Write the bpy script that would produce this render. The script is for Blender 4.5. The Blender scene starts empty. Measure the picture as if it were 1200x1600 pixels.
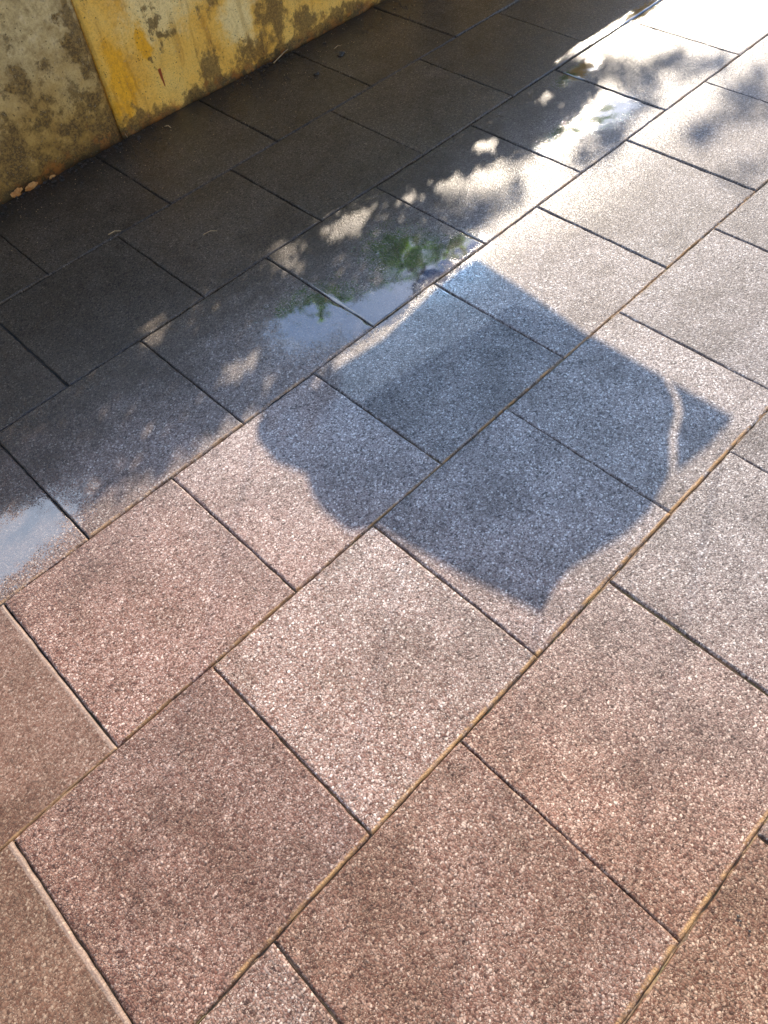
import bpy, bmesh, math, random
import numpy as np
from mathutils import Vector, Matrix
from mathutils.geometry import tessellate_polygon

S = bpy.context.scene
C = S.collection
R = math.radians
rnd = random.Random(7)
rng = np.random.default_rng(11)

# ------------------------------------------------------------------ camera, sky, sun, exposure
F, PITCH, ROLL, YAW = 1191.03, 0.964252, -0.138977, 0.670264      # focal length in photo pixels, angles
CAM = Vector((0.17368, -2.84026, 1.53972))
fw = Vector((math.sin(YAW)*math.cos(PITCH), math.cos(YAW)*math.cos(PITCH), -math.sin(PITCH)))
rt = Vector((math.cos(YAW), -math.sin(YAW), 0)); up = rt.cross(fw)
r2 = rt*math.cos(ROLL) + up*math.sin(ROLL); u2 = up*math.cos(ROLL) - rt*math.sin(ROLL)
cam = bpy.data.cameras.new('camera'); co = bpy.data.objects.new('camera', cam); C.objects.link(co)
m = Matrix((r2, u2, -fw)).transposed().to_4x4(); m.translation = CAM; co.matrix_world = m
cam.sensor_fit = 'VERTICAL'; cam.sensor_height = 36; cam.lens = F/1600*36
cam.clip_start = 0.02; cam.clip_end = 2000; S.camera = co

SUN_EL, SUN_AZ = 30.0, 57.0
sd = Vector((math.sin(R(SUN_AZ))*math.cos(R(SUN_EL)), math.cos(R(SUN_AZ))*math.cos(R(SUN_EL)), math.sin(R(SUN_EL))))
KX, KY = sd.x/sd.z, sd.y/sd.z                                     # ground shift of a shadow per metre of height
W = bpy.data.worlds.new('World'); S.world = W; W.use_nodes = True
sky = W.node_tree.nodes.new('ShaderNodeTexSky'); sky.sky_type = 'NISHITA'; sky.sun_disc = False
sky.sun_elevation = R(SUN_EL); sky.sun_rotation = R(SUN_AZ); sky.dust_density = 0.6; sky.ozone_density = 5.0; sky.air_density = 1.1
wt = W.node_tree; wl = wt.links.new
tc = wt.nodes.new('ShaderNodeTexCoord'); cn = wt.nodes.new('ShaderNodeTexNoise'); cn.inputs['Scale'].default_value = 3.2; cn.inputs['Detail'].default_value = 7; cn.inputs['Roughness'].default_value = .58
wl(tc.outputs['Generated'], cn.inputs['Vector'])
vd = wt.nodes.new('ShaderNodeVectorMath'); vd.operation = 'DISTANCE'; wl(tc.outputs['Generated'], vd.inputs[0]); vd.inputs[1].default_value = (.04, .70, .71)
def wm(op, a, b):
    x = wt.nodes.new('ShaderNodeMath'); x.operation = op
    for k, q in enumerate((a, b)):
        if isinstance(q, float): x.inputs[k].default_value = q
        else: wl(q, x.inputs[k])
    return x.outputs[0]
cl = wm('ADD', cn.outputs['Fac'], wm('MULTIPLY', wm('SUBTRACT', .50, vd.outputs['Value']), .80))
mr = wt.nodes.new('ShaderNodeMapRange'); mr.interpolation_type = 'SMOOTHSTEP'; wl(cl, mr.inputs[0]); mr.inputs[1].default_value = .54; mr.inputs[2].default_value = .72; mr.inputs[4].default_value = .8
sm = wt.nodes.new('ShaderNodeMix'); sm.data_type = 'RGBA'; wl(mr.outputs[0], sm.inputs[0]); wl(sky.outputs[0], sm.inputs[6]); sm.inputs[7].default_value = (6.0, 6.8, 8.3, 1)
wl(sm.outputs[2], wt.nodes['Background'].inputs[0])
W.node_tree.nodes['Background'].inputs[1].default_value = 0.15
sl = bpy.data.lights.new('sun', 'SUN'); sl.energy = 3.9; sl.angle = R(0.5); sl.color = (1.0, 0.865, 0.70)
so = bpy.data.objects.new('sun', sl); C.objects.link(so)
so.rotation_euler = (-sd).to_track_quat('-Z', 'Y').to_euler(); so.location = sd*30
S.view_settings.view_transform = 'Standard'; S.view_settings.look = 'None'
S.view_settings.exposure = 1.2; S.view_settings.gamma = 1

def G(px, py):                                                     # photo pixel -> point on the paving
    d = fw + r2*((px-600)/F) - u2*((py-800)/F)
    t = -CAM.z/d.z
    return (CAM.x+d.x*t, CAM.y+d.y*t)

# ------------------------------------------------------------------ node helper
class NT:
    def __init__(s, name):
        s.m = bpy.data.materials.new(name); s.m.use_nodes = True
        s.t = s.m.node_tree; s.t.nodes.clear()
        s.out = s.t.nodes.new('ShaderNodeOutputMaterial')
    def n(s, typ, **kw):
        x = s.t.nodes.new(typ)
        for k, v in kw.items(): setattr(x, k, v)
        return x
    def l(s, a, b): s.t.links.new(a, b)
    def put(s, sock, v):
        if isinstance(v, bpy.types.NodeSocket): s.l(v, sock)
        elif isinstance(v, (tuple, list)) and sock.type == 'RGBA' and len(v) == 3: sock.default_value = (*v, 1)
        else: sock.default_value = v
    def math(s, op, a, b=0.0, c=None, clamp=False):
        x = s.n('ShaderNodeMath', operation=op, use_clamp=clamp); s.put(x.inputs[0], a); s.put(x.inputs[1], b)
        if c is not None: s.put(x.inputs[2], c)
        return x.outputs[0]
    def mix(s, f, a, b, blend='MIX'):
        x = s.n('ShaderNodeMix', data_type='RGBA', blend_type=blend); s.put(x.inputs['Factor'], f)
        s.put(x.inputs[6], a); s.put(x.inputs[7], b); return x.outputs[2]
    def fmix(s, f, a, b):
        x = s.n('ShaderNodeMix', data_type='FLOAT'); s.put(x.inputs[0], f); s.put(x.inputs[2], a); s.put(x.inputs[3], b); return x.outputs[0]
    def ramp(s, f, stops, interp='LINEAR'):
        x = s.n('ShaderNodeValToRGB'); x.color_ramp.interpolation = interp
        e = x.color_ramp.elements
        while len(e) < len(stops): e.new(0.5)
        for q, (p, c) in zip(e, stops):
            q.position = p; q.color = (*c, 1) if isinstance(c, (tuple, list)) else (c, c, c, 1)
        s.put(x.inputs[0], f); return x.outputs[0]
    def smooth(s, v, a, b):
        x = s.n('ShaderNodeMapRange', interpolation_type='SMOOTHSTEP'); s.put(x.inputs[0], v)
        x.inputs[1].default_value = a; x.inputs[2].default_value = b; return x.outputs[0]
    def noise(s, vec, scale, detail=4, rough=0.55, dist=0.0):
        x = s.n('ShaderNodeTexNoise'); s.l(vec, x.inputs['Vector']); x.inputs['Scale'].default_value = scale
        x.inputs['Detail'].default_value = detail; x.inputs['Roughness'].default_value = rough; x.inputs['Distortion'].default_value = dist
        return x.outputs['Fac']
    def voro(s, vec, scale, feature='F1'):
        x = s.n('ShaderNodeTexVoronoi', feature=feature); s.l(vec, x.inputs['Vector']); x.inputs['Scale'].default_value = scale; return x
    def pos(s): return s.n('ShaderNodeNewGeometry').outputs['Position']
    def sep(s, v):
        x = s.n('ShaderNodeSeparateXYZ'); s.l(v, x.inputs[0]); return x.outputs
    def comb(s, a, b, c=0.0):
        x = s.n('ShaderNodeCombineXYZ'); s.put(x.inputs[0], a); s.put(x.inputs[1], b); s.put(x.inputs[2], c); return x.outputs[0]
    def ell(s, X, Y, cx, cy, rx, ry):                              # 1 at the centre of an ellipse, 0 on its rim, below 0 outside
        a = s.math('MULTIPLY', s.math('SUBTRACT', X, cx), 1/rx); b = s.math('MULTIPLY', s.math('SUBTRACT', Y, cy), 1/ry)
        d = s.math('SQRT', s.math('ADD', s.math('MULTIPLY', a, a), s.math('MULTIPLY', b, b)))
        return s.math('SUBTRACT', 1.0, d)
    def many(s, X, Y, lst):
        v = None
        for e in lst:
            q = s.ell(X, Y, *e); v = q if v is None else s.math('MAXIMUM', v, q)
        return v
    def bump(s, h, strength, dist, normal=None):
        x = s.n('ShaderNodeBump'); s.put(x.inputs['Height'], h); s.put(x.inputs['Strength'], strength); s.put(x.inputs['Distance'], dist)
        if normal is not None: s.l(normal, x.inputs['Normal'])
        return x.outputs[0]
    def bsdf(s, **kw):
        b = s.n('ShaderNodeBsdfPrincipled')
        for k, v in kw.items(): s.put(b.inputs[k.replace('_', ' ')], v)
        s.l(b.outputs[0], s.out.inputs[0]); return b

# ------------------------------------------------------------------ materials
def paver_material(smooth_tan=False):
    t = NT('smooth_tan_paver' if smooth_tan else 'exposed_aggregate_paver'); P = t.pos(); X, Y, Z = t.sep(P)
    oi = t.n('ShaderNodeObjectInfo'); info = oi.outputs['Random']; own = oi.outputs['Color']
    loc = t.sep(t.n('ShaderNodeTexCoord').outputs['Object'])
    flat = t.comb(X, Y, t.math('MULTIPLY', info, 50))
    # two sizes of washed pebbles
    wob = t.n('ShaderNodeTexNoise'); t.l(flat, wob.inputs['Vector']); wob.inputs['Scale'].default_value = 90; wob.inputs['Detail'].default_value = 2
    vm = t.n('ShaderNodeVectorMath', operation='MULTIPLY_ADD'); t.l(wob.outputs['Color'], vm.inputs[0]); vm.inputs[1].default_value = (.006, .006, .0); t.l(flat, vm.inputs[2])
    va = t.voro(vm.outputs[0], 230); vb = t.voro(vm.outputs[0], 430)
    ca = t.sep(va.outputs['Color']); cb = t.sep(vb.outputs['Color'])
    stops = [(0, (.065, .038, .030)), (.15, (.15, .076, .058)), (.35, (.25, .155, .125)), (.6, (.33, .235, .20)), (.85, (.43, .345, .305)), (.98, (.66, .59, .54))]
    col_a = t.ramp(ca[0], stops); col_b = t.ramp(cb[0], stops)
    pick = t.math('GREATER_THAN', ca[1], 0.45)
    col = t.mix(pick, col_b, col_a)
    da = t.math('MULTIPLY', va.outputs['Distance'], 1.0); db = t.math('MULTIPLY', vb.outputs['Distance'], 1.0)
    dist = t.fmix(pick, db, da)
    if smooth_tan: col = t.mix(.35, col, (.21, .130, .090))
    gap = t.smooth(dist, .42, .80)                                 # sandy cement between the pebbles
    col = t.mix(t.math('MULTIPLY', gap, .65), col, (.115, .083, .066))
    # broad soiling, per slab tint
    n1 = t.noise(flat, 3.4, 6, .68, .5); n2 = t.noise(flat, 9, 5, .65); n3 = t.noise(flat, 30, 4, .6)
    col = t.mix(t.smooth(n1, .42, .68), col, t.mix(1.0, col, (.72, .66, .60), 'MULTIPLY'))
    col = t.mix(t.math('MULTIPLY', t.smooth(n2, .44, .68), .6), col, t.mix(1.0, col, (.62, .58, .52), 'MULTIPLY'))
    col = t.mix(t.math('MULTIPLY', t.smooth(n2, .46, .30), .45), col, t.mix(1.0, col, (1.22, 1.2, 1.2), 'MULTIPLY'))
    tint = t.ramp(info, [(0, (1.05, .93, .86)), (.35, (.95, .90, .88)), (.65, (1.08, 1.0, .96)), (1, (.9, .88, .84))])
    col = t.mix(1.0, col, tint, 'MULTIPLY'); col = t.mix(1.0, col, own, 'MULTIPLY'); col = t.mix(1.0, col, (.92, .925, .91), 'MULTIPLY')
    # slabs to the right are weathered greyer, the ones at the lower left redder
    grey = t.smooth(t.math('ADD', t.math('ADD', X, t.math('MULTIPLY', Y, .35)), t.math('MULTIPLY', n1, .5)), -.25, .75)
    hs = t.n('ShaderNodeHueSaturation'); hs.inputs['Saturation'].default_value = .3; hs.inputs['Value'].default_value = 1.0; t.l(col, hs.inputs['Color'])
    col = t.mix(t.math('MULTIPLY', grey, .85), col, hs.outputs[0])
    tan = t.smooth(t.math('ADD', X, t.math('MULTIPLY', Y, .1)), .05, -.6)
    col = t.mix(t.math('MULTIPLY', tan, .7), col, t.mix(1.0, col, (.97, .84, .70), 'MULTIPLY'))
    # soaked strip along the wall, painted darker still to deepen the shade
    soak_shade = t.smooth(t.math('ADD', Y, t.math('MULTIPLY', n2, .35)), -1.38, -.85)
    col = t.mix(soak_shade, col, t.mix(1.0, col, (.28, .245, .19), 'MULTIPLY'))
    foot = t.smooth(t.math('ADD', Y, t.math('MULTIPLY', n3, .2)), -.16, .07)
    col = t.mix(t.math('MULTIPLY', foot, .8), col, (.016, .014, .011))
    # ochre silt on the front arris
    e1 = t.smooth(t.math('ADD', loc[1], t.math('MULTIPLY', n3, .010)), -.2355, -.2412)
    if smooth_tan: col = t.mix(t.math('MULTIPLY', t.smooth(t.math('ADD', loc[0], t.math('MULTIPLY', n3, .006)), .2400, .2435), .34), col, (.40, .31, .25))  # right edge paler: light caught on a raised arris, put into the colour
    far = t.smooth(Y, -1.3, -1.7)
    col = t.mix(t.math('MULTIPLY', t.math('MULTIPLY', e1, far), t.smooth(t.math('ADD', t.math('MULTIPLY', n2, .5), t.math('MULTIPLY', n3, .5)), .42, .58)), col, (.46, .27, .12))
    # water film: where it stands it is a mirror, elsewhere only damp
    pud = [(*G(20, 850), .21, .105), (*G(648, 405), .15, .21), (*G(590, 480), .22, .10), (*G(495, 495), .19, .15),
           (*G(950, 175), .16, .09), (*G(890, 205), .18, .06), (*G(905, 112), .15, .05), (*G(720, 385), .10, .07), (*G(1000, 20), .2, .04)]
    pm = t.many(X, Y, pud)
    h = t.math('SUBTRACT', 1.0, t.math('MULTIPLY', dist, dist))
    stand = t.smooth(t.math('ADD', t.math('ADD', pm, t.math('MULTIPLY', t.math('SUBTRACT', n3, .5), 1.1)), t.math('MULTIPLY', t.math('SUBTRACT', .72, h), .9)), .0, .35)
    wetw = t.smooth(t.math('ADD', Y, t.math('MULTIPLY', n1, .3)), -1.62, -1.30)
    crough = t.fmix(wetw, .42, .33)
    crough = t.fmix(t.smooth(t.math('ADD', Y, t.math('MULTIPLY', n1, .2)), -1.02, -.86), crough, .13)
    crough = t.fmix(stand, crough, .035)
    nb = t.bump(h, .45 if smooth_tan else .85, .0019)
    ripple = t.noise(flat, 26, 2, .5)
    cs = t.fmix(stand, t.fmix(wetw, .40, .30), .007)
    hc = t.math('ADD', h, t.math('MULTIPLY', ripple, t.fmix(stand, .8, 3.0)))
    nc = t.bump(hc, cs, .0022)
    col = t.mix(t.math('MULTIPLY', stand, .9), col, t.mix(1.0, col, (.33, .30, .25), 'MULTIPLY'))
    b = t.bsdf(Base_Color=col, Roughness=.62, Normal=nb, Coat_Weight=t.fmix(wetw, .30, 1.0), Coat_Roughness=crough, Coat_IOR=t.fmix(stand, 1.29, 2.3), Coat_Normal=nc)
    b.inputs['Specular IOR Level'].default_value = .25
    return t.m

def wall_material(name, left):
    t = NT(name); P = t.pos(); X, Y, Z = t.sep(P); v = t.comb(X, Y, Z)
    st = t.comb(t.math('MULTIPLY', X, 1.0), Y, t.math('MULTIPLY', Z, .35))     # stretched down the wall
    n1 = t.noise(v, 5, 6, .62); n2 = t.noise(v, 24, 8, .72); n3 = t.noise(v, 120, 6, .7); ns = t.noise(st, 16, 5, .6, .4)
    wx = t.noise(v, 11, 5, .65); wz = t.noise(t.comb(t.math('ADD', X, 7.3), Y, Z), 11, 5, .65); run_ = t.noise(t.comb(X, Y, t.math('MULTIPLY', Z, .12)), 26, 4, .6)
    XW = t.math('ADD', X, t.math('MULTIPLY', t.math('SUBTRACT', wx, .5), .22)); ZW = t.math('ADD', Z, t.math('MULTIPLY', t.math('SUBTRACT', wz, .5), .26))
    if left:
        base = t.ramp(n1, [(.3, (.28, .165, .038)), (.5, (.46, .30, .09)), (.7, (.58, .43, .18))])
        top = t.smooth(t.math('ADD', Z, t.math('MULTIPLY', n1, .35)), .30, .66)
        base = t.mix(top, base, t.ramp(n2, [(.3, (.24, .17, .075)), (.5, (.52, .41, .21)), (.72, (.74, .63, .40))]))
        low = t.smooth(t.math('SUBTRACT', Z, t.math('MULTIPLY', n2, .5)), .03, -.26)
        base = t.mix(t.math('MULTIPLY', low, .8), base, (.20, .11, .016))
        blot = [(.98, .10, .10, .16), (1.2, .13, .07, .05), (1.33, .04, .15, .06), (1.36, .36, .05, .22), (1.12, .33, .06, .10)]
    else:
        base = t.ramp(n1, [(.3, (.68, .36, .045)), (.5, (.78, .47, .09)), (.7, (.80, .55, .15))])
        cream = t.many(XW, ZW, [(1.72, .40, .22, .20), (2.04, .20, .12, .13), (2.5, .25, .3, .1)])
        base = t.mix(t.smooth(t.math('ADD', cream, t.math('MULTIPLY', t.math('SUBTRACT', n2, .5), 1.2)), .0, .7), base, (.80, .63, .29))
        orange = t.many(XW, ZW, [(1.47, .17, .10, .20), (1.60, .26, .05, .08)])
        base = t.mix(t.smooth(t.math('ADD', orange, t.math('MULTIPLY', t.math('SUBTRACT', ns, .5), 1.4)), .1, .7), base, (.78, .40, .02))
        blot = [(1.86, .09, .075, .10), (2.07, .07, .13, .075), (2.21, .17, .075, .20), (2.38, .07, .10, .075), (2.60, .03, .20, .055),
                (1.93, .36, .07, .12), (1.67, .33, .022, .06), (1.62, .21, .022, .045), (2.05, .0, 1.4, .05), (1.5, .02, .12, .05), (1.70, .255, .04, .04), (3.2, .15, .2, .3), (3.9, .2, .3, .2)]
    if left:
        mm = t.smooth(t.math('ADD', t.math('MULTIPLY', n2, .55), t.math('ADD', t.math('MULTIPLY', wx, .5), t.math('MULTIPLY', Z, -.16))), .45, .56)
        base = t.mix(t.math('MULTIPLY', mm, .82), base, t.mix(t.smooth(n3, .4, .62), (.07, .042, .010), (.20, .12, .03)))
    else:
        base = t.mix(t.math('MULTIPLY', t.smooth(run_, .52, .66), .45), base, t.mix(1.0, base, (.55, .42, .25), 'MULTIPLY'))
    mold = t.smooth(t.math('ADD', t.math('ADD', t.many(XW, ZW, blot), t.math('MULTIPLY', t.math('SUBTRACT', run_, .5), 1.3)), t.math('MULTIPLY', t.math('SUBTRACT', t.math('ADD', t.math('MULTIPLY', n2, .7), t.math('MULTIPLY', n3, .3)), .52), 3.2)), -.02, .5)
    base = t.mix(t.math('MULTIPLY', mold, .85), base, t.mix(t.smooth(n3, .4, .65), (.085, .05, .014), (.24, .145, .04)))
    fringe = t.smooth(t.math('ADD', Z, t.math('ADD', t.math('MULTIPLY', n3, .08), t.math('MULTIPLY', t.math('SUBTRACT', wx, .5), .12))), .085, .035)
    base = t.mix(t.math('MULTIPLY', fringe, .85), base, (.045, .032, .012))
    base = t.mix(t.math('MULTIPLY', t.smooth(ns, .56, .7), .35), base, t.mix(1.0, base, (.6, .5, .35), 'MULTIPLY'))
    base = t.mix(1.0, base, t.ramp(n3, [(.28, (.62, .55, .45)), (.5, (1, 1, 1)), (.72, (1.2, 1.2, 1.15))]), 'MULTIPLY')
    rust = t.smooth(t.math('ADD', t.math('SUBTRACT', .10, Z), t.math('MULTIPLY', t.math('SUBTRACT', wz, .5), .35)), .04, .12)
    base = t.mix(t.math('MULTIPLY', rust, t.math('MULTIPLY', t.smooth(n2, .46, .58), .6)), base, (.36, .13, .02))
    # pin holes and specks
    vo = t.voro(v, 75); hole = t.math('MULTIPLY', t.smooth(vo.outputs['Distance'], .22, .12), t.math('GREATER_THAN', t.sep(vo.outputs['Color'])[0], .72))
    base = t.mix(t.math('MULTIPLY', hole, .8), base, (.07, .045, .02))
    sp = t.smooth(t.math('ADD', n3, t.math('MULTIPLY', t.math('SUBTRACT', n1, .5), .4)), .60, .68); base = t.mix(t.math('MULTIPLY', sp, .7), base, (.10, .06, .02))
    sq = t.smooth(n3, .40, .28); base = t.mix(t.math('MULTIPLY', sq, .35), base, (.85, .76, .55))
    if not left:                                                   # rust run below a nail hole
        wv = t.math('MULTIPLY', t.math('SUBTRACT', ns, .5), .02)
        taper = t.math('ADD', .0022, t.math('MULTIPLY', t.smooth(Z, .10, .165), .006))
        run = t.smooth(t.math('DIVIDE', t.math('ABSOLUTE', t.math('SUBTRACT', t.math('ADD', X, wv), 1.642)), taper), 1.2, .6)
        run = t.math('MULTIPLY', run, t.math('MULTIPLY', t.smooth(Z, .098, .106), t.smooth(Z, .172, .165)))
        base = t.mix(run, base, (.25, .045, .006))
    hgt = t.math('SUBTRACT', t.math('ADD', t.math('MULTIPLY', n2, .6), t.math('MULTIPLY', n3, .5)), t.math('MULTIPLY', hole, .7))
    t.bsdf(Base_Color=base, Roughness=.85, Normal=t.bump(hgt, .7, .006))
    return t.m

def simple(name, c1, c2, scale, rough=.8, bump=.0, trans=None, metal=0.0):
    t = NT(name); n = t.noise(t.pos(), scale, 5, .6)
    kw = dict(Base_Color=t.mix(t.smooth(n, .3, .7), c1, c2), Roughness=rough, Metallic=metal)
    if bump: kw['Normal'] = t.bump(n, .7, bump)
    b = t.bsdf(**kw); return t.m

def leaf_material():
    t = NT('broad_leaf'); n = t.noise(t.pos(), 9, 3, .6)
    col = t.ramp(n, [(.3, (.04, .095, .012)), (.5, (.075, .17, .02)), (.7, (.13, .24, .03))])
    d = t.n('ShaderNodeBsdfPrincipled'); t.l(col, d.inputs['Base Color']); d.inputs['Roughness'].default_value = .4
    tr = t.n('ShaderNodeBsdfTranslucent'); t.l(t.mix(1.0, col, (4.2, 3.9, .8), 'MULTIPLY'), tr.inputs[0])
    mx = t.n('ShaderNodeMixShader'); mx.inputs[0].default_value = .55; t.l(d.outputs[0], mx.inputs[1]); t.l(tr.outputs[0], mx.inputs[2])
    t.l(mx.outputs[0], t.out.inputs[0]); return t.m

def cloth_material(name, col, through, open_):
    t = NT(name); n = t.noise(t.pos(), 300, 2)
    c = t.mix(n, col, tuple(q*.8 for q in col))
    d = t.n('ShaderNodeBsdfDiffuse'); t.l(c, d.inputs[0])
    tr = t.n('ShaderNodeBsdfTranslucent'); t.l(c, tr.inputs[0])
    mx = t.n('ShaderNodeMixShader'); mx.inputs[0].default_value = .45; t.l(d.outputs[0], mx.inputs[1]); t.l(tr.outputs[0], mx.inputs[2])
    tp = t.n('ShaderNodeBsdfTransparent'); tp.inputs[0].default_value = (*through, 1)
    m2 = t.n('ShaderNodeMixShader'); m2.inputs[0].default_value = open_
    t.l(mx.outputs[0], m2.inputs[1]); t.l(tp.outputs[0], m2.inputs[2]); t.l(m2.outputs[0], t.out.inputs[0]); return t.m

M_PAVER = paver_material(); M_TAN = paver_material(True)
M_WL = wall_material('mouldy_grey_concrete', True); M_WR = wall_material('ochre_stained_concrete', False)
M_BED = simple('bedding_sand', (.030, .024, .018), (.075, .055, .036), 60, .9, .004)
M_LEAF = leaf_material()
M_BARK = simple('bark', (.06, .045, .03), (.14, .11, .08), 25, .9, .01)
M_SOIL = simple('soil_crumb', (.012, .010, .008), (.05, .038, .028), 200, .55)
M_STRAW = simple('dry_straw', (.42, .31, .17), (.30, .20, .10), 80, .7)
M_RENDER = simple('broken_render', (.30, .12, .03), (.50, .27, .09), 70, .85, .004)
M_CLOTH = cloth_material('blue_film', (.02, .05, .15), (.0, .60, 1.0), .40); M_SHEER = cloth_material('sheer_blue_net', (.10, .22, .45), (.48, .67, .92), .74)
M_CORD = simple('cord', (.5, .48, .42), (.4, .38, .33), 50)
M_HOUSE = simple('cream_render', (.74, .66, .50), (.68, .60, .45), 6, .9, .004)
M_TILE = simple('roof_tile', (.26, .10, .06), (.18, .07, .045), 8, .8, .01)
M_GLASS = simple('window_glass', (.02, .025, .03), (.03, .035, .04), 3, .08)
M_FRAME = simple('white_paint', (.75, .74, .70), (.7, .69, .66), 6, .5)

# ------------------------------------------------------------------ object helpers
def tag(o, label=None, cat=None, group=None, kind=None):
    if label: o['label'] = label
    if cat: o['category'] = cat
    if group: o['group'] = group
    if kind: o['kind'] = kind
    return o
def obj(name, verts, faces, mat, parent=None, smooth=False, loc=(0, 0, 0)):
    me = bpy.data.meshes.new(name); me.from_pydata([tuple(v) for v in verts], [], faces); me.update()
    if smooth: me.polygons.foreach_set('use_smooth', [True]*len(me.polygons))
    me.materials.append(mat); o = bpy.data.objects.new(name, me); C.objects.link(o); o.location = loc
    if parent: o.parent = parent
    return o
def empty(name, loc):
    o = bpy.data.objects.new(name, None); C.objects.link(o); o.location = loc; o.empty_display_size = .1; return o
def boxv(x0, x1, y0, y1, z0, z1):
    v = [(x, y, z) for x in (x0, x1) for y in (y0, y1) for z in (z0, z1)]
    f = [(0, 1, 3, 2), (4, 6, 7, 5), (0, 4, 5, 1), (2, 3, 7, 6), (0, 2, 6, 4), (1, 5, 7, 3)]
    return v, f
def tube(pts, radii, seg=8):
    V, Fc = [], []; pts = [Vector(p) for p in pts]
    for i, p in enumerate(pts):
        d = (pts[min(i+1, len(pts)-1)] - pts[max(i-1, 0)]).normalized()
        a = d.orthogonal().normalized(); b = d.cross(a)
        if i and True:
            a = (pa - d*pa.dot(d)).normalized(); b = d.cross(a)
        pa = a
        for k in range(seg):
            q = 2*math.pi*k/seg; V.append(p + (a*math.cos(q)+b*math.sin(q))*radii[i])
    for i in range(len(pts)-1):
        for k in range(seg): Fc.append((i*seg+k, i*seg+(k+1) % seg, (i+1)*seg+(k+1) % seg, (i+1)*seg+k))
    Fc.append(tuple(range(seg))[::-1]); Fc.append(tuple((len(pts)-1)*seg+k for k in range(seg)))
    return V, Fc
def vnoise(xy, scale, seed):                                       # smooth value noise, numpy
    r = np.random.default_rng(seed); g = r.random((64, 64)); p = np.asarray(xy)*scale + 1000
    i = np.floor(p).astype(int); f = p - i; f = f*f*(3-2*f)
    a = g[i[..., 0] % 64, i[..., 1] % 64]; b = g[(i[..., 0]+1) % 64, i[..., 1] % 64]
    c = g[i[..., 0] % 64, (i[..., 1]+1) % 64]; d = g[(i[..., 0]+1) % 64, (i[..., 1]+1) % 64]
    return (a*(1-f[..., 0])+b*f[..., 0])*(1-f[..., 1]) + (c*(1-f[..., 0])+d*f[..., 0])*f[..., 1] - .5

# ------------------------------------------------------------------ ground
v, f = [(-80, -80, -.016), (80, -80, -.016), (80, 80, -.016), (-80, 80, -.016)], [(0, 1, 2, 3)]
tag(obj('ground', v, f, M_BED), kind='structure')

# ------------------------------------------------------------------ concrete wall
WH = 1.03
wall = empty('concrete_wall', (1.41, .12, 0))
tag(wall, 'low concrete garden wall stained ochre and black with mould along the paving', 'wall')
def panel(x0, x1, face, mat, seed):
    nx, nz = int((x1-x0)/.02), 46
    xs = np.linspace(x0, x1, nx+1); zs = np.concatenate([[-.02, .0, .008, .016], np.linspace(.03, WH-.012, nz-5), [WH-.006, WH]])
    gx, gz = np.meshgrid(xs, zs, indexing='ij'); xz = np.stack([gx, gz], -1)
    y = face + .006*vnoise(xz, 6, seed) + .004*vnoise(xz, 21, seed+1) + .0025*vnoise(xz, 70, seed+2)
    y += np.where(gz < .05, (.05-gz)*.12*(1+3*vnoise(xz, 30, seed+3)), 0)
    e = np.minimum(gx-x0, x1-gx); y += np.where(e < .012, (.012-e)*.8, 0)         # chamfer at the joint
    y += np.where(gz > WH-.013, .008*(gz-WH+.013)/.013, 0)
    V = [(a, b, c) for a, b, c in zip(gx.ravel(), y.ravel(), gz.ravel())]; n = len(zs); Fc = []
    for i in range(nx):
        for k in range(n-1): Fc.append((i*n+k, (i+1)*n+k, (i+1)*n+k+1, i*n+k+1))
    m0 = len(V)
    for i in range(nx+1): V += [(xs[i], .25, WH), (xs[i], .25, -.02)]
    for i in range(nx):
        Fc.append((i*n+n-1, (i+1)*n+n-1, m0+2*(i+1), m0+2*i)); Fc.append((m0+2*i, m0+2*i+2, m0+2*i+3, m0+2*i+1))
    Fc.append(tuple([k for k in range(n)] + [m0, m0+1])); Fc.append(tuple([nx*n+k for k in range(n)][::-1] + [m0+2*nx+1, m0+2*nx]))
    V = [(a-1.41, b-.12, c) for a, b, c in V]
    o = obj('wall_panel', V, Fc, mat, wall, True); return o
tag(panel(-2.6, 1.406, .012, M_WL, 3), 'grey and olive mottled wall panel on the left')
tag(panel(1.411, 5.4, .002, M_WR, 9), 'ochre yellow wall panel with mould streaks and a rust run')
tag(panel(5.405, 9.4, .004, M_WR, 15), 'plain ochre wall panel further along')

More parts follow.
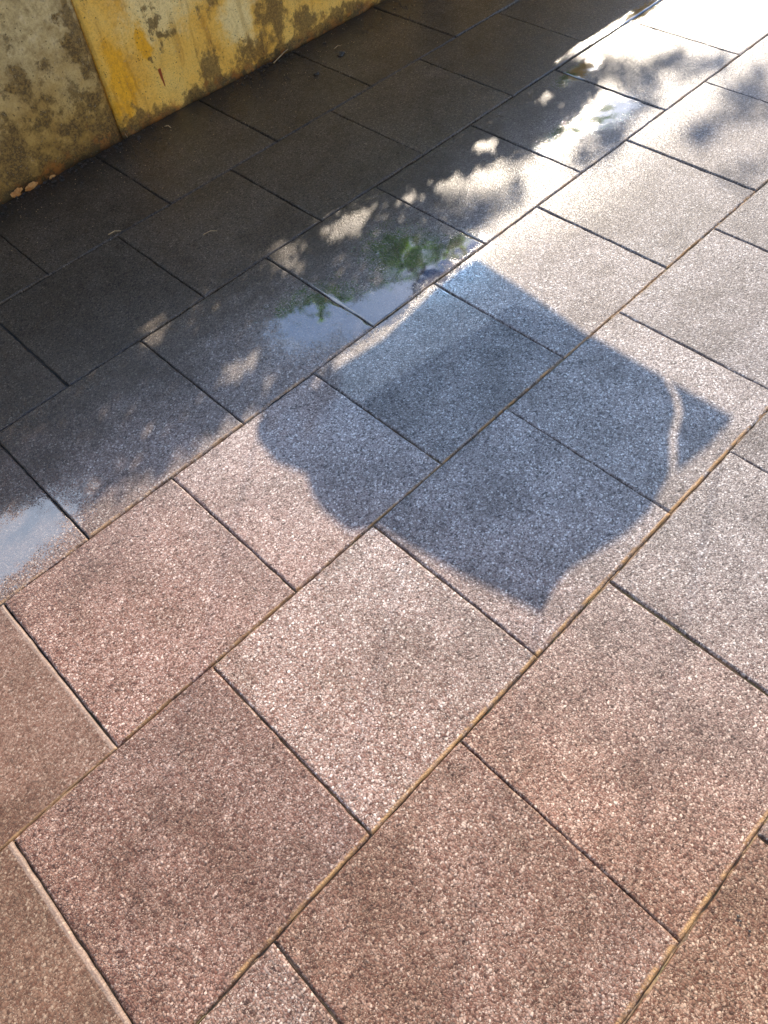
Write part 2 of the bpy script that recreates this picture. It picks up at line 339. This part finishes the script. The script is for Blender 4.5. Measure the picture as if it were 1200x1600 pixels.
# ------------------------------------------------------------------ pavers
ROWY = [.012, -.5053, -1.0057, -1.5119, -2.0103, -2.5152, -3.024, -3.527, -4.03]
OFF = [1.5319, 1.071, .5741, .0856, .585, .0902, .58, .085]
LABEL = {
 (0, -1): ('first paver of the wall row, cropped by the left edge of the photo', 0),
 (0, 0): ('near black wet paver at the foot of the wall below the reddish broken render', 0),
 (0, 1): ('dark wet paver directly under the joint between the two wall panels', 0),
 (0, 2): ('dark wet paver at the wall foot below the brown mould streaks', 0),
 (0, 3): ('dark brown paver at the wall foot with a black soil clod on it', 0),
 (0, 4): ('dark paver at the wall foot where the wall leaves the top of the photo', 0),
 (1, -1): ('brown speckled paver of the second row, cropped by the left edge', 0),
 (1, 0): ('dark grey paver with two small golden sun spots near its front corner', 0),
 (1, 1): ('dark wet paver of the second row touched by sun spots only at its right corner', 0),
 (1, 2): ('dark brownish paver of the second row with no sun spot at all', 0),
 (1, 3): ('dark wet paver of the second row whose front corner meets the sky blue wet paver', 0),
 (1, 4): ('dark paver of the second row just left of the dazzling sunlit corner', 0),
 (1, 5): ('paver at the top edge, half in dark shade and half in dazzling sun', 0),
 (2, -1): ('paver at the left edge holding a bright puddle that mirrors the sky', 0),
 (2, 0): ('dark grey paver turning pink along its front edge, right of the puddle', 0),
 (2, 1): ('dark paver with golden sun spots and a green reflection at its right corner', 0),
 (2, 2): ('dark wet paver mirroring green leaves and blue sky along its front edge', 0),
 (2, 3): ('paver dark at the back with a blinding white sun patch at the front', 0),
 (2, 4): ('wet paver with a jagged blue film of water beside the white sun patch', 0),
 (2, 5): ('pale sunlit paver near the top with leaf shade along its front', 0),
 (2, 6): ('overexposed cream paver in the top right corner of the photo', 0),
 (3, -1): ('brown paver at the left edge in front of the puddle paver', 0),
 (3, 0): ('evenly pink sunlit paver in front of the grey paver with the pink edge', 0),
 (3, 1): ('pale pink paver half covered by the ragged left side of the blue shadow', 0),
 (3, 2): ('blue grey shaded paver crossed by a lighter band, in front of the leaf reflection', 0),
 (3, 3): ('light grey paver with its near corner clipped by the top of the blue shadow', 0),
 (3, 4): ('evenly lit light grey paver on the right, free of shadow and sun patches', 0),
 (3, 5): ('grey paver near the right edge with small bright sun flecks', 0),
 (3, 6): ('pale paver at the right edge below the overexposed corner', 0),
 (4, -2): ('smooth tan brown paver in the lower left corner of the photo', 0),
 (4, -1): ('coarse reddish brown paver with a pale left arris, lower left', 0),
 (4, 0): ('pale pink sunlit paver in the middle, in front of the blue shadow', 0),
 (4, 1): ('dark blue shaded paver holding the pointed near tip of the shadow', 0),
 (4, 2): ('blue shaded paver crossed by a thin curved line of light', 0),
 (4, 3): ('light grey paver at the right edge beyond the shadow tip', 0),
 (4, 4): ('darker grey paver corner on the right edge, upper half of the photo', 0),
 (5, -1): ('small brown paver corner on the bottom edge between two coarse slabs', 0),
 (5, 0): ('large coarse reddish paver at the bottom centre', 0),
 (5, 1): ('beige pink paver with greyish soiling, right of the pale pink middle paver', 0),
 (5, 2): ('beige grey paver at the right edge beside the mossy joint', 0),
 (5, 3): ('small grey paver corner at the right edge right of the shadow', 0),
 (6, 0): ('tan paver in the lower right corner with black specks on it', 0),
 (6, 1): ('tiny dark paver corner at the right edge above the tan corner paver', 0)}
GAP = .0036
TONE = {(4, 0): (1.36, 1.31, 1.31), (3, 0): (1.1, 1.02, 1.0), (4, -1): (.86, .77, .73), (5, 0): (.92, .82, .74), (5, 1): (1.1, 1.0, .9), (6, 0): (1.0, .86, .70),
        (3, 1): (1.25, 1.13, 1.08), (4, 1): (1.1, 1.05, 1.05), (4, 2): (1.2, 1.16, 1.15), (5, 2): (1.05, 1.0, .93), (3, -1): (.86, .82, .77), (4, -2): (.78, .72, .64), (3, 3): (1.1, 1.1, 1.12), (3, 4): (.95, .98, 1.04), (4, 3): (.95, .98, 1.04), (4, 4): (.85, .87, .9), (3, 5): (.9, .93, .97), (3, 6): (.9, .93, .97)}
def make_paver(r, i):
    x0 = (i+OFF[r])*.5 + GAP/2; x1 = x0 + .5 - GAP; y1 = ROWY[r] - (GAP/2 if r else .012); y0 = ROWY[r+1] + GAP/2
    cx, cy = (x0+x1)/2, (y0+y1)/2; hx, hy = (x1-x0)/2, (y1-y0)/2
    seed = (r+3)*100 + i + 20; q = random.Random(seed)
    ed = [0, .0015, .003, .0045, .006, .008, .011, .016]
    def axis(hh): return np.array([-hh+e for e in ed] + list(np.linspace(-hh+.03, hh-.03, 30)) + [hh-e for e in ed[::-1]])
    ax, ay = axis(hx), axis(hy); gx, gy = np.meshgrid(ax, ay, indexing='ij'); w = np.stack([gx+cx, gy+cy], -1)
    d = np.minimum(np.minimum(gx+hx, hx-gx), np.minimum(gy+hy, hy-gy))
    rad = .004 + .004*vnoise(w, 28, seed) + .008*np.maximum(vnoise(w, 55, seed+1)-.2, 0)*4 + .02*np.maximum(vnoise(w, 14, seed+8)-.40, 0)
    k = np.clip(1 - d/np.maximum(rad, .001), 0, 1)
    z = -.0040*k**1.8 + .0007*vnoise(w, 5, seed+2) + .0006*vnoise(w, 40, seed+3)
    # sides wander a little, corners are worn
    jx = .0022*vnoise(w, 35, seed+4) + .0012*vnoise(w, 110, seed+6); jy = .0022*vnoise(w, 35, seed+5) + .0012*vnoise(w, 110, seed+7)
    f = np.clip(1-d/.012, 0, 1); gx = gx + jx*f; gy = gy + jy*f
    nx, ny = len(ax), len(ay)
    V = list(zip(gx.ravel(), gy.ravel(), z.ravel())); Fc = []
    for a in range(nx-1):
        for b in range(ny-1): Fc.append((a*ny+b, (a+1)*ny+b, (a+1)*ny+b+1, a*ny+b+1))
    ring = [a*ny for a in range(nx)] + [(nx-1)*ny+b for b in range(1, ny)] + [a*ny+ny-1 for a in range(nx-2, -1, -1)] + [b for b in range(ny-2, 0, -1)]
    m0 = len(V); V += [(V[k][0], V[k][1], -.04) for k in ring]; n = len(ring)
    for a in range(n): Fc.append((ring[a], m0+a, m0+(a+1) % n, ring[(a+1) % n]))
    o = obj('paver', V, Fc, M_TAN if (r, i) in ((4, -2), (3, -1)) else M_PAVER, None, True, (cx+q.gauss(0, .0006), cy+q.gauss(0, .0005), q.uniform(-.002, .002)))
    g_ = q.uniform(.9, 1.1); tn = TONE.get((r, i), (g_, g_, g_)); o.color = (*tn, 1)
    o.rotation_euler = (q.gauss(0, .0022), q.gauss(0, .0022), q.gauss(0, .0012))
    lab = LABEL.get((r, i))
    tag(o, lab[0] if lab else 'paver beyond the edges of the photo continuing the wet patio', 'paver', 'paver slabs of the patio')
    return o
for r in range(8):
    for i in range(-3, 9):
        cx = (i+OFF[r])*.5+.25; cy = (ROWY[r]+ROWY[r+1])/2
        if (r, i) in LABEL or (-1.1 < cx < 4.6 and abs((cx-.2)*.62-(cy+2.8)*.78) < 1.9): make_paver(r, i)

# sand and silt packed in the joints
V, Fc = [], []
def strip(p0, p1, wd, depth, seed):
    p0, p1 = Vector(p0), Vector(p1); L = (p1-p0).length; n = int(L/.006); d = (p1-p0).normalized(); s = Vector((-d.y, d.x))
    for a in range(n+1):
        p = p0 + d*L*a/n; zz = [depth - .004 + .006*float(vnoise((p.x*1+k*.3, p.y+k*.1), 40, seed)) + .004*float(vnoise((p.x+k, p.y), 150, seed+1)) for k in range(3)]
        for k in (-1, 0, 1): V.append((p.x+s.x*k*wd/2, p.y+s.y*k*wd/2, min(zz[k+1], .0005)))
        if a:
            b = len(V)-6
            Fc.append((b, b+3, b+4, b+1)); Fc.append((b+1, b+4, b+5, b+2))
for r in range(1, 8): strip((-.9, ROWY[r]), (4.2, ROWY[r]), GAP+.004, -.0025 if r in (3, 4, 5, 6) else -.005, 40+r)
for r in range(7):
    for i in range(-3, 8):
        x = (i+OFF[r])*.5
        if -.9 < x < 4.2: strip((x, ROWY[r]-.005), (x, ROWY[r+1]+.005), GAP+.004, -.0065 if (r*7+i) % 3 == 0 else -.0035, 60+r)
t = NT('joint_silt'); P = t.pos(); X, Y, Z = t.sep(P); n = t.noise(P, 14, 5, .6); n2 = t.noise(P, 160, 3)
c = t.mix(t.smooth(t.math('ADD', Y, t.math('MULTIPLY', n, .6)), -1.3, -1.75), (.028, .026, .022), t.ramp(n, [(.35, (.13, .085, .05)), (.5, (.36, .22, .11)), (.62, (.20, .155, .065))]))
c = t.mix(n2, c, t.mix(1.0, c, (.45, .42, .4), 'MULTIPLY'))
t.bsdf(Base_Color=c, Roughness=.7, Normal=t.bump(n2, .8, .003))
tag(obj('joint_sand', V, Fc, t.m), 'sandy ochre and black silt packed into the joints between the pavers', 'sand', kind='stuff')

# ------------------------------------------------------------------ shrubs behind the wall, tree beyond
def leaf(V, Fc, p, size, yaw, droop, roll):
    L, w = size, size*.46
    pts = [(0, 0, 0), (.33*L, w*.5, .06*L), (.33*L, -w*.5, .06*L), (.68*L, w*.42, .02*L), (.68*L, -w*.42, .02*L), (L, 0, -.12*L), (.33*L, 0, -.02*L), (.68*L, 0, -.06*L)]
    mt = Matrix.Translation(p) @ Matrix.Rotation(yaw, 4, 'Z') @ Matrix.Rotation(droop, 4, 'Y') @ Matrix.Rotation(roll, 4, 'X')
    b = len(V); V += [mt @ Vector(q) for q in pts]
    Fc += [(b, b+6, b+1), (b, b+2, b+6), (b+6, b+7, b+3, b+1), (b+6, b+2, b+4, b+7), (b+7, b+5, b+3), (b+7, b+4, b+5)]
LIT = [(*G(x, y), rr) for x, y, rr in [(212, 482, .06), (222, 508, .045), (242, 524, .036), (368, 590, .048), (418, 602, .018), (425, 408, .060), (440, 430, .04),
       (528, 371, .052), (558, 346, .05), (376, 383, .036), (640, 318, .03), (700, 296, .05), (760, 232, .04), (850, 158, .03), (925, 62, .11), (960, 42, .12), (890, 95, .06)]]
YB = [(-2, -.9), (0, -1.0), (.14, -1.2), (.30, -1.43), (.5, -1.465), (.75, -1.48), (.85, -1.53), (1.03, -1.53), (1.19, -1.52), (1.37, -1.53), (1.62, -1.48), (1.73, -1.38), (1.80, -1.25), (2.05, -1.23), (2.4, -1.25), (2.72, -1.25), (2.82, -1.12), (2.9, -1.03), (3.4, -.99), (6, -.99)]
def yb(x): return float(np.interp(x, [a for a, b in YB], [b for a, b in YB]))
def casts_ok(p, soft):
    sx, sy = p.x - KX*p.z, p.y - KY*p.z
    if sy < yb(sx) + (soft-.028)*.5: return False
    for lx, ly, rr in LIT:
        if (sx-lx)**2/1.3 + (sy-ly)**2*1.3 < (rr+soft)**2: return False
    return True
def shrub(cx, cy, rx, ry, n, label, zmax, leafsize=.075, extra=(), sprig=()):
    o = empty('shrub', (cx, cy, 0)); V, Fc = [], []
    cnt = 0; tries = 0
    while cnt < n and tries < n*12:
        tries += 1
        z = rnd.uniform(.35, zmax); a = rnd.uniform(0, 2*math.pi); q = math.sqrt(rnd.random())
        k = 1.0 if z < .9 else max(.25, 1-(z-.9)/(zmax-.9+.01)*.35)
        p = Vector((cx+rx*k*q*math.cos(a), cy+ry*k*q*math.sin(a), z))
        if p.y < .27 and p.z < WH+.02: continue
        if p.y < -.12: continue
        if not casts_ok(p, .05): continue
        leaf(V, Fc, p-o.location, leafsize*rnd.uniform(.7, 1.25), rnd.uniform(0, 6.28), rnd.gauss(.7, .45), rnd.gauss(0, .5)); cnt += 1
    for p in extra: leaf(V, Fc, p-o.location, .046*rnd.uniform(.7, 1.3), rnd.uniform(0, 6.28), rnd.gauss(.7, .45), rnd.gauss(0, .5))
    for p in sprig:
        if p.x-KX*p.z < .80 and p.y-KY*p.z < -1.42: continue
        leaf(V, Fc, p-o.location, .085*rnd.uniform(.7, 1.2), rnd.uniform(0, 6.28), rnd.gauss(1.1, .35), rnd.gauss(0, .5))
    obj('crown', V, Fc, M_LEAF, o)
    for k in range(4):
        a = rnd.uniform(0, 6.28); b = Vector((cx+rx*.6*math.cos(a), cy+abs(ry*.5*math.sin(a))*.6+.05, zmax*.62))
        pts = [Vector((cx+rnd.uniform(-.1, .1), cy+.1, 0))-o.location, Vector((cx, cy+.12, .5)).lerp(b, .4)-o.location, b-o.location]
        vv, ff = tube(pts, [.014, .01, .004]); obj('stem', vv, ff, M_BARK, o)
    tag(o, label, 'shrub', 'shrubs behind the wall')
SHR = [(.55, .45, .60, .30, 500, 'shrub behind the left end of the concrete wall', 1.0), (1.6, .45, .65, .32, 700, 'broad leaved shrub behind the joint of the wall panels', 1.15),
       (2.6, .42, .65, .35, 900, 'tall broad leaved shrub behind the ochre wall panel', 1.2), (3.5, .45, .60, .35, 800, 'bushy shrub next along behind the ochre wall panel', 1.2), (4.5, .50, .60, .32, 500, 'low shrub at the far end behind the wall', 1.1)]
EXTRA = {k: [] for k in range(5)}; SPRIG = {k: [] for k in range(5)}
for k in range(19000):                                             # upper leaves, dense right up to the edge of the shade they drop
    sx = rnd.uniform(-.75, 3.5); lo = yb(sx); sy = rnd.uniform(lo, -.78); y = rnd.uniform(-.10, .16)
    z = (y-sy)/KY; p = Vector((sx+KX*z, y, z))
    if p.x < 1.9 and z > 1.22: continue
    thin = max(0, min(1, (-1.12-sy)/.38))*max(0, min(1, (.95-sx)/.3))
    if rnd.random() < .12*thin: continue
    if not casts_ok(p, .014): continue
    j = min(range(5), key=lambda q: abs(SHR[q][0]-p.x)+rnd.uniform(0, .35)); EXTRA[j].append(p)
for p in [(2.98, -.14, 1.22), (3.02, -.14, 1.30), (3.06, -.15, 1.38), (3.10, -.14, 1.46), (3.14, -.15, 1.54), (3.18, -.14, 1.62), (3.0, -.14, 1.48), (2.9, -.14, 1.42), (2.80, -.14, 1.46), (2.70, -.14, 1.5), (2.58, -.14, 1.46), (2.3, -.14, 1.3), (2.1, -.14, 1.24), (2.0, -.13, 1.2)]:
    for k in range(9): SPRIG[2 if p[0] < 3.05 else 3].append(Vector(p)+Vector((rnd.gauss(0, .07), rnd.gauss(0, .02), rnd.gauss(0, .06))))
for k, a in enumerate(SHR): shrub(*a, extra=EXTRA[k], sprig=SPRIG[k])

T0 = Vector((7.3, 3.3, 0))
tree = empty('garden_tree', T0)
tag(tree, 'garden tree behind the wall with a long limb over the patio', 'tree')
vv, ff = tube([(0, 0, 0), (.02, -.02, .9), (-.03, .0, 1.8), (0, .02, 2.7), (.1, .06, 3.5), (.5, .1, 4.3)], [.15, .12, .11, .10, .08, .05], 12); obj('trunk', vv, ff, M_BARK, tree, True)
for pl, rd in [([(7.35, 3.33, 3.2), (6.9, 3.3, 4.0), (6.4, 3.3, 4.5), (5.6, 2.7, 4.9), (4.4, .9, 4.8), (3.5, -.1, 4.2), (2.75, -.9, 3.66)], [.06, .055, .05, .05, .04, .03, .014]),
           ([(7.4, 3.35, 3.3), (7.9, 3.0, 3.9), (8.6, 2.6, 4.2)], [.06, .04, .012]), ([(7.5, 3.4, 3.6), (8.0, 3.4, 4.6), (8.6, 3.3, 5.3)], [.06, .04, .012])]:
    vv, ff = tube([Vector(q)-T0 for q in pl], rd, 8); obj('limb', vv, ff, M_BARK, tree, True)
# leaf sprays: the shade they drop lies on these patches of the paving (x, y, radius, leaves)
SPRAY = [(*G(1020, 112), .20, .06, 110), (*G(950, 112), .13, .075, 90), (*G(1165, 140), .13, .08, 50), (*G(1195, 175), .12, .07, 40), (*G(1100, 112), .14, .05, 60),
         (*G(895, 108), .08, .06, 50), (*G(885, 200), .14, .08, 90), (*G(825, 232), .14, .08, 100), (*G(690, 330), .08, .06, 40),
         (*G(765, 330), .20, .06, 80), (*G(720, 355), .12, .06, 60), (*G(935, 240), .16, .06, 80), (*G(1000, 165), .12, .06, 60), (*G(960, 200), .12, .06, 60), (*G(1110, 205), .14, .05, 50), (*G(1180, 270), .14, .05, 16)]
V, Fc = [], []
for sx, sy, rx, ry, n in SPRAY:
    z = rnd.uniform(3.4, 4.0)
    for k in range(n):
        a = rnd.uniform(0, 6.28); q = math.sqrt(rnd.random()); zz = z + rnd.uniform(-.12, .12)
        p = Vector((sx+rx*q*math.cos(a)+KX*zz, sy+ry*q*math.sin(a)+KY*zz, zz))
        leaf(V, Fc, p-tree.location, .06*rnd.uniform(.7, 1.2), rnd.uniform(0, 6.28), rnd.gauss(.5, .4), rnd.gauss(0, .4))
for k in range(5000):                                              # upper crown, its shade falls behind the photographer
    a = rnd.uniform(0, 6.28); q = rnd.random()**.5; zz = 4.2+rnd.random()*1.6
    p = Vector((8.6+1.6*q*math.cos(a), 3.0+1.2*q*math.sin(a), zz))
    sx, sy = p.x-KX*zz, p.y-KY*zz
    if vnoise((p.x, p.y+p.z), 1.8, 5) < -.08: continue
    if -1.2 < sx < 4.2 and -3.4 < sy < -.9: continue
    leaf(V, Fc, p-tree.location, .08*rnd.uniform(.7, 1.2), rnd.uniform(0, 6.28), rnd.gauss(.5, .4), rnd.gauss(0, .4))
obj('crown', V, Fc, M_LEAF, tree)

# ------------------------------------------------------------------ added cloth, outlined to cast the blue shadow
ZS = 1.12
def lift(px, py, dz=0.0):
    x, y = G(px, py); z = ZS + dz; return Vector((x+KX*z, y+KY*z, z))
caster = empty('shadow_caster', lift(780, 690))
tag(caster, 'unseen blue cloth added on cords, cut to cast the blue shadow on the pavers', 'shade cloth')
BODY = [(920, 521), (980, 556), (1036, 588), (1052, 620), (1056, 645), (1046, 680), (1047, 715), (1046, 742), (1015, 800), (975, 838), (920, 872), (890, 892), (868, 918), (845, 961), (800, 938), (720, 900), (640, 855), (590, 826),
        (545, 832), (505, 800), (488, 775), (478, 742), (430, 722), (405, 690), (400, 665), (430, 625), (490, 604), (560, 629), (650, 572), (750, 514), (800, 471)]
FLAP = [(1046, 594), (1095, 622), (1146, 651), (1110, 695), (1056, 738), (1058, 715), (1057, 682), (1067, 645), (1062, 620)]
SHEER = [(496, 603), (530, 575), (600, 530), (690, 443), (745, 403), (830, 460), (917, 520), (800, 470), (750, 513), (650, 571), (560, 628)]
def cloth(name, poly, mat):
    pts = [lift(a, b, .02*math.sin(a*.013)+.02*math.cos(b*.017)) - caster.location for a, b in poly]
    tri = tessellate_polygon([[Vector((p.x, p.y, 0)) for p in pts]]); n = len(pts)
    V = [p for p in pts] + [p - Vector((0, 0, .002)) for p in pts]
    Fc = [tuple(q) for q in tri] + [tuple(n+k for k in q[::-1]) for q in tri] + [(k, (k+1) % n, n+(k+1) % n, n+k) for k in range(n)]
    return obj(name, V, Fc, mat, caster)
cloth('cloth_panel', BODY, M_CLOTH); cloth('cloth_flap', FLAP, M_CLOTH); cloth('net_strip', SHEER, M_SHEER)
hang = Vector((2.9, -.7, 3.66))
for a in [(845, 958), (1140, 651), (745, 406), (405, 668)]:
    vv, ff = tube([lift(*a)-caster.location, hang-caster.location], [.0016, .0016], 5); obj('cord', vv, ff, M_CORD, caster)

# ------------------------------------------------------------------ building added behind the camera to bounce sun onto the wall and block sky
added_house = empty('added_house', (1.5, -6.2, 0))
tag(added_house, 'unseen cream building added to bounce sunlight onto the garden wall', 'added_house')
vv, ff = boxv(-7, 7, -6, 0, 0, 5.2); obj('wall', vv, ff, M_HOUSE, added_house)
vv = [(-7.4, -6.4, 5.15), (7.4, -6.4, 5.15), (7.4, .4, 5.15), (-7.4, .4, 5.15), (-7.4, -3, 7.4), (7.4, -3, 7.4)]
obj('roof', vv, [(0, 1, 5, 4), (2, 3, 4, 5), (0, 4, 3), (1, 2, 5), (0, 3, 2, 1)], M_TILE, added_house)
for x in (-5, -1.6, 1.8, 5):
    for z in (1.0, 3.5):
        a, b = boxv(x-.6, x+.6, .003, .05, z, z+1.2); w_ = obj('window', a, b, M_FRAME, added_house)
        a, b = boxv(x-.52, x+.52, .051, .056, z+.08, z+1.12); obj('pane', a, b, M_GLASS, w_)

# ------------------------------------------------------------------ debris at the foot of the wall
V, Fc = [], []
def crumb(x, y, s):
    b = len(V); q = [rnd.uniform(.6, 1.2) for _ in range(6)]
    for k, d in enumerate([(1, 0, .5), (0, 1, .5), (-1, 0, .5), (0, -1, .5), (0, 0, 1.15), (0, 0, -.2)]):
        V.append((x+d[0]*s*q[k], y+d[1]*s*q[k], .0005+d[2]*s*.7))
    for k in range(4): Fc.append((b+k, b+(k+1) % 4, b+4)); Fc.append((b+(k+1) % 4, b+k, b+5))
for k in range(1500):
    y = -.008 - abs(rnd.gauss(0, .10)); x = rnd.uniform(.2, 4.0)
    if vnoise((x, y), 5, 77) < -.12: continue
    crumb(x, y, rnd.uniform(.0014, .0066)*(1.4 if y > -.06 else .9))
for k in range(260): crumb(rnd.uniform(.1, 3.4), rnd.uniform(-1.4, -.1), rnd.uniform(.001, .0025))
for k in range(60):                                                # grit lying in the joints
    r = rnd.choice((3, 4)); crumb(rnd.uniform(.5, 2.0), ROWY[r]+rnd.gauss(0, .006), rnd.uniform(.0012, .003))
for a in [(1153, 1432), (1171, 1455), (1157, 1440), (855, 740), (960, 600)]: crumb(*G(*a), .0035)
tag(obj('soil_crumbs', V, Fc, M_SOIL), 'black crumbs of soil scattered on the pavers along the wall foot', 'soil', kind='stuff')
V, Fc = [], []
for k in range(420):
    x = rnd.uniform(.4, 3.6); y = -.01-abs(rnd.gauss(0, .22))
    if y > -1.3: crumb(x, y, rnd.uniform(.0012, .0030))
tag(obj('pale_grit', V, Fc, M_STRAW), 'pale specks of grit scattered over the dark wet pavers', 'grit', kind='stuff')
def clod(px, py, s, label):
    x, y = G(px, py); bm = bmesh.new(); bmesh.ops.create_icosphere(bm, subdivisions=3, radius=s)
    for v_ in bm.verts:
        k = 1+.9*float(vnoise((v_.co.x+v_.co.z, v_.co.y-v_.co.z*.6), 1.4/s, int(px)))
        v_.co = Vector((v_.co.x*1.5*k, v_.co.y*k, max(v_.co.z, -s*.3)*.55*k))
    me = bpy.data.meshes.new('soil_clod'); bm.to_mesh(me); bm.free(); me.materials.append(M_SOIL)
    o = bpy.data.objects.new('soil_clod', me); C.objects.link(o); o.location = (x, y, s*.15); tag(o, label, 'soil clod', 'soil clods on the dark pavers')
clod(533, 85, .011, 'largest black soil clod, on the dark brown paver at the wall foot')
clod(494, 116, .009, 'flat black soil clod near the joint end, left of the largest clod')
clod(506, 68, .006, 'small black soil clod close to the wall beside the largest clod')
def twig(p, q, w, label, bend=.004):
    a, b = Vector((*G(*p), .004)), Vector((*G(*q), .006)); md = (a+b)/2 + Vector((bend, bend*.5, .004))
    vv, ff = tube([a, a.lerp(md, .6), md, md.lerp(b, .5), b], [w, w, w*.9, w*.8, w*.5], 6)
    c = (a+b)/2; o = obj('straw', [x-c for x in vv], ff, M_STRAW, None, True, c); tag(o, label, 'straw', 'dry straws on the dark pavers')
twig((428, 100), (458, 73), .0022, 'long pale straw leaning along the foot of the wall')
twig((522, 78), (533, 74), .0016, 'short curved straw beside the largest soil clod', .008)
twig((189, 206), (200, 217), .0015, 'thin straw at the bottom of the joint between the wall panels')
twig((318, 368), (340, 363), .0012, 'faint pale straw on the second row dark paver')
twig((170, 368), (190, 363), .0018, 'pale straw lying on the joint below the near black paver')
twig((258, 199), (268, 202), .0022, 'short reddish straw on the paver under the wall joint')
def chip(px, py, s, label):
    x, y = G(px, py); y = min(y, -.004); bm = bmesh.new(); bmesh.ops.create_icosphere(bm, subdivisions=4, radius=s)
    for v_ in bm.verts:
        c = v_.co; k = 1+1.1*float(vnoise((c.x+c.y, c.z-c.y), 1.1/s, int(px)))+.5*float(vnoise((c.x-c.y, c.z), 3.5/s, int(px)+1))
        v_.co = Vector((c.x*1.35*k, c.y*.35*k, c.z*.75*k))
    me = bpy.data.meshes.new('render_chip'); bm.to_mesh(me); bm.free(); me.materials.append(M_RENDER)
    o = bpy.data.objects.new('render_chip', me); C.objects.link(o); o.location = (x, y, s*.6)
    tag(o, label, 'render chip', 'broken pieces of render at the wall foot')
chip(22, 303, .019, 'largest reddish chip of broken render at the wall foot, left edge')
chip(44, 291, .015, 'orange chip of broken render between the largest and the small one')
chip(80, 277, .008, 'small pinkish chip of broken render, rightmost at the wall foot')
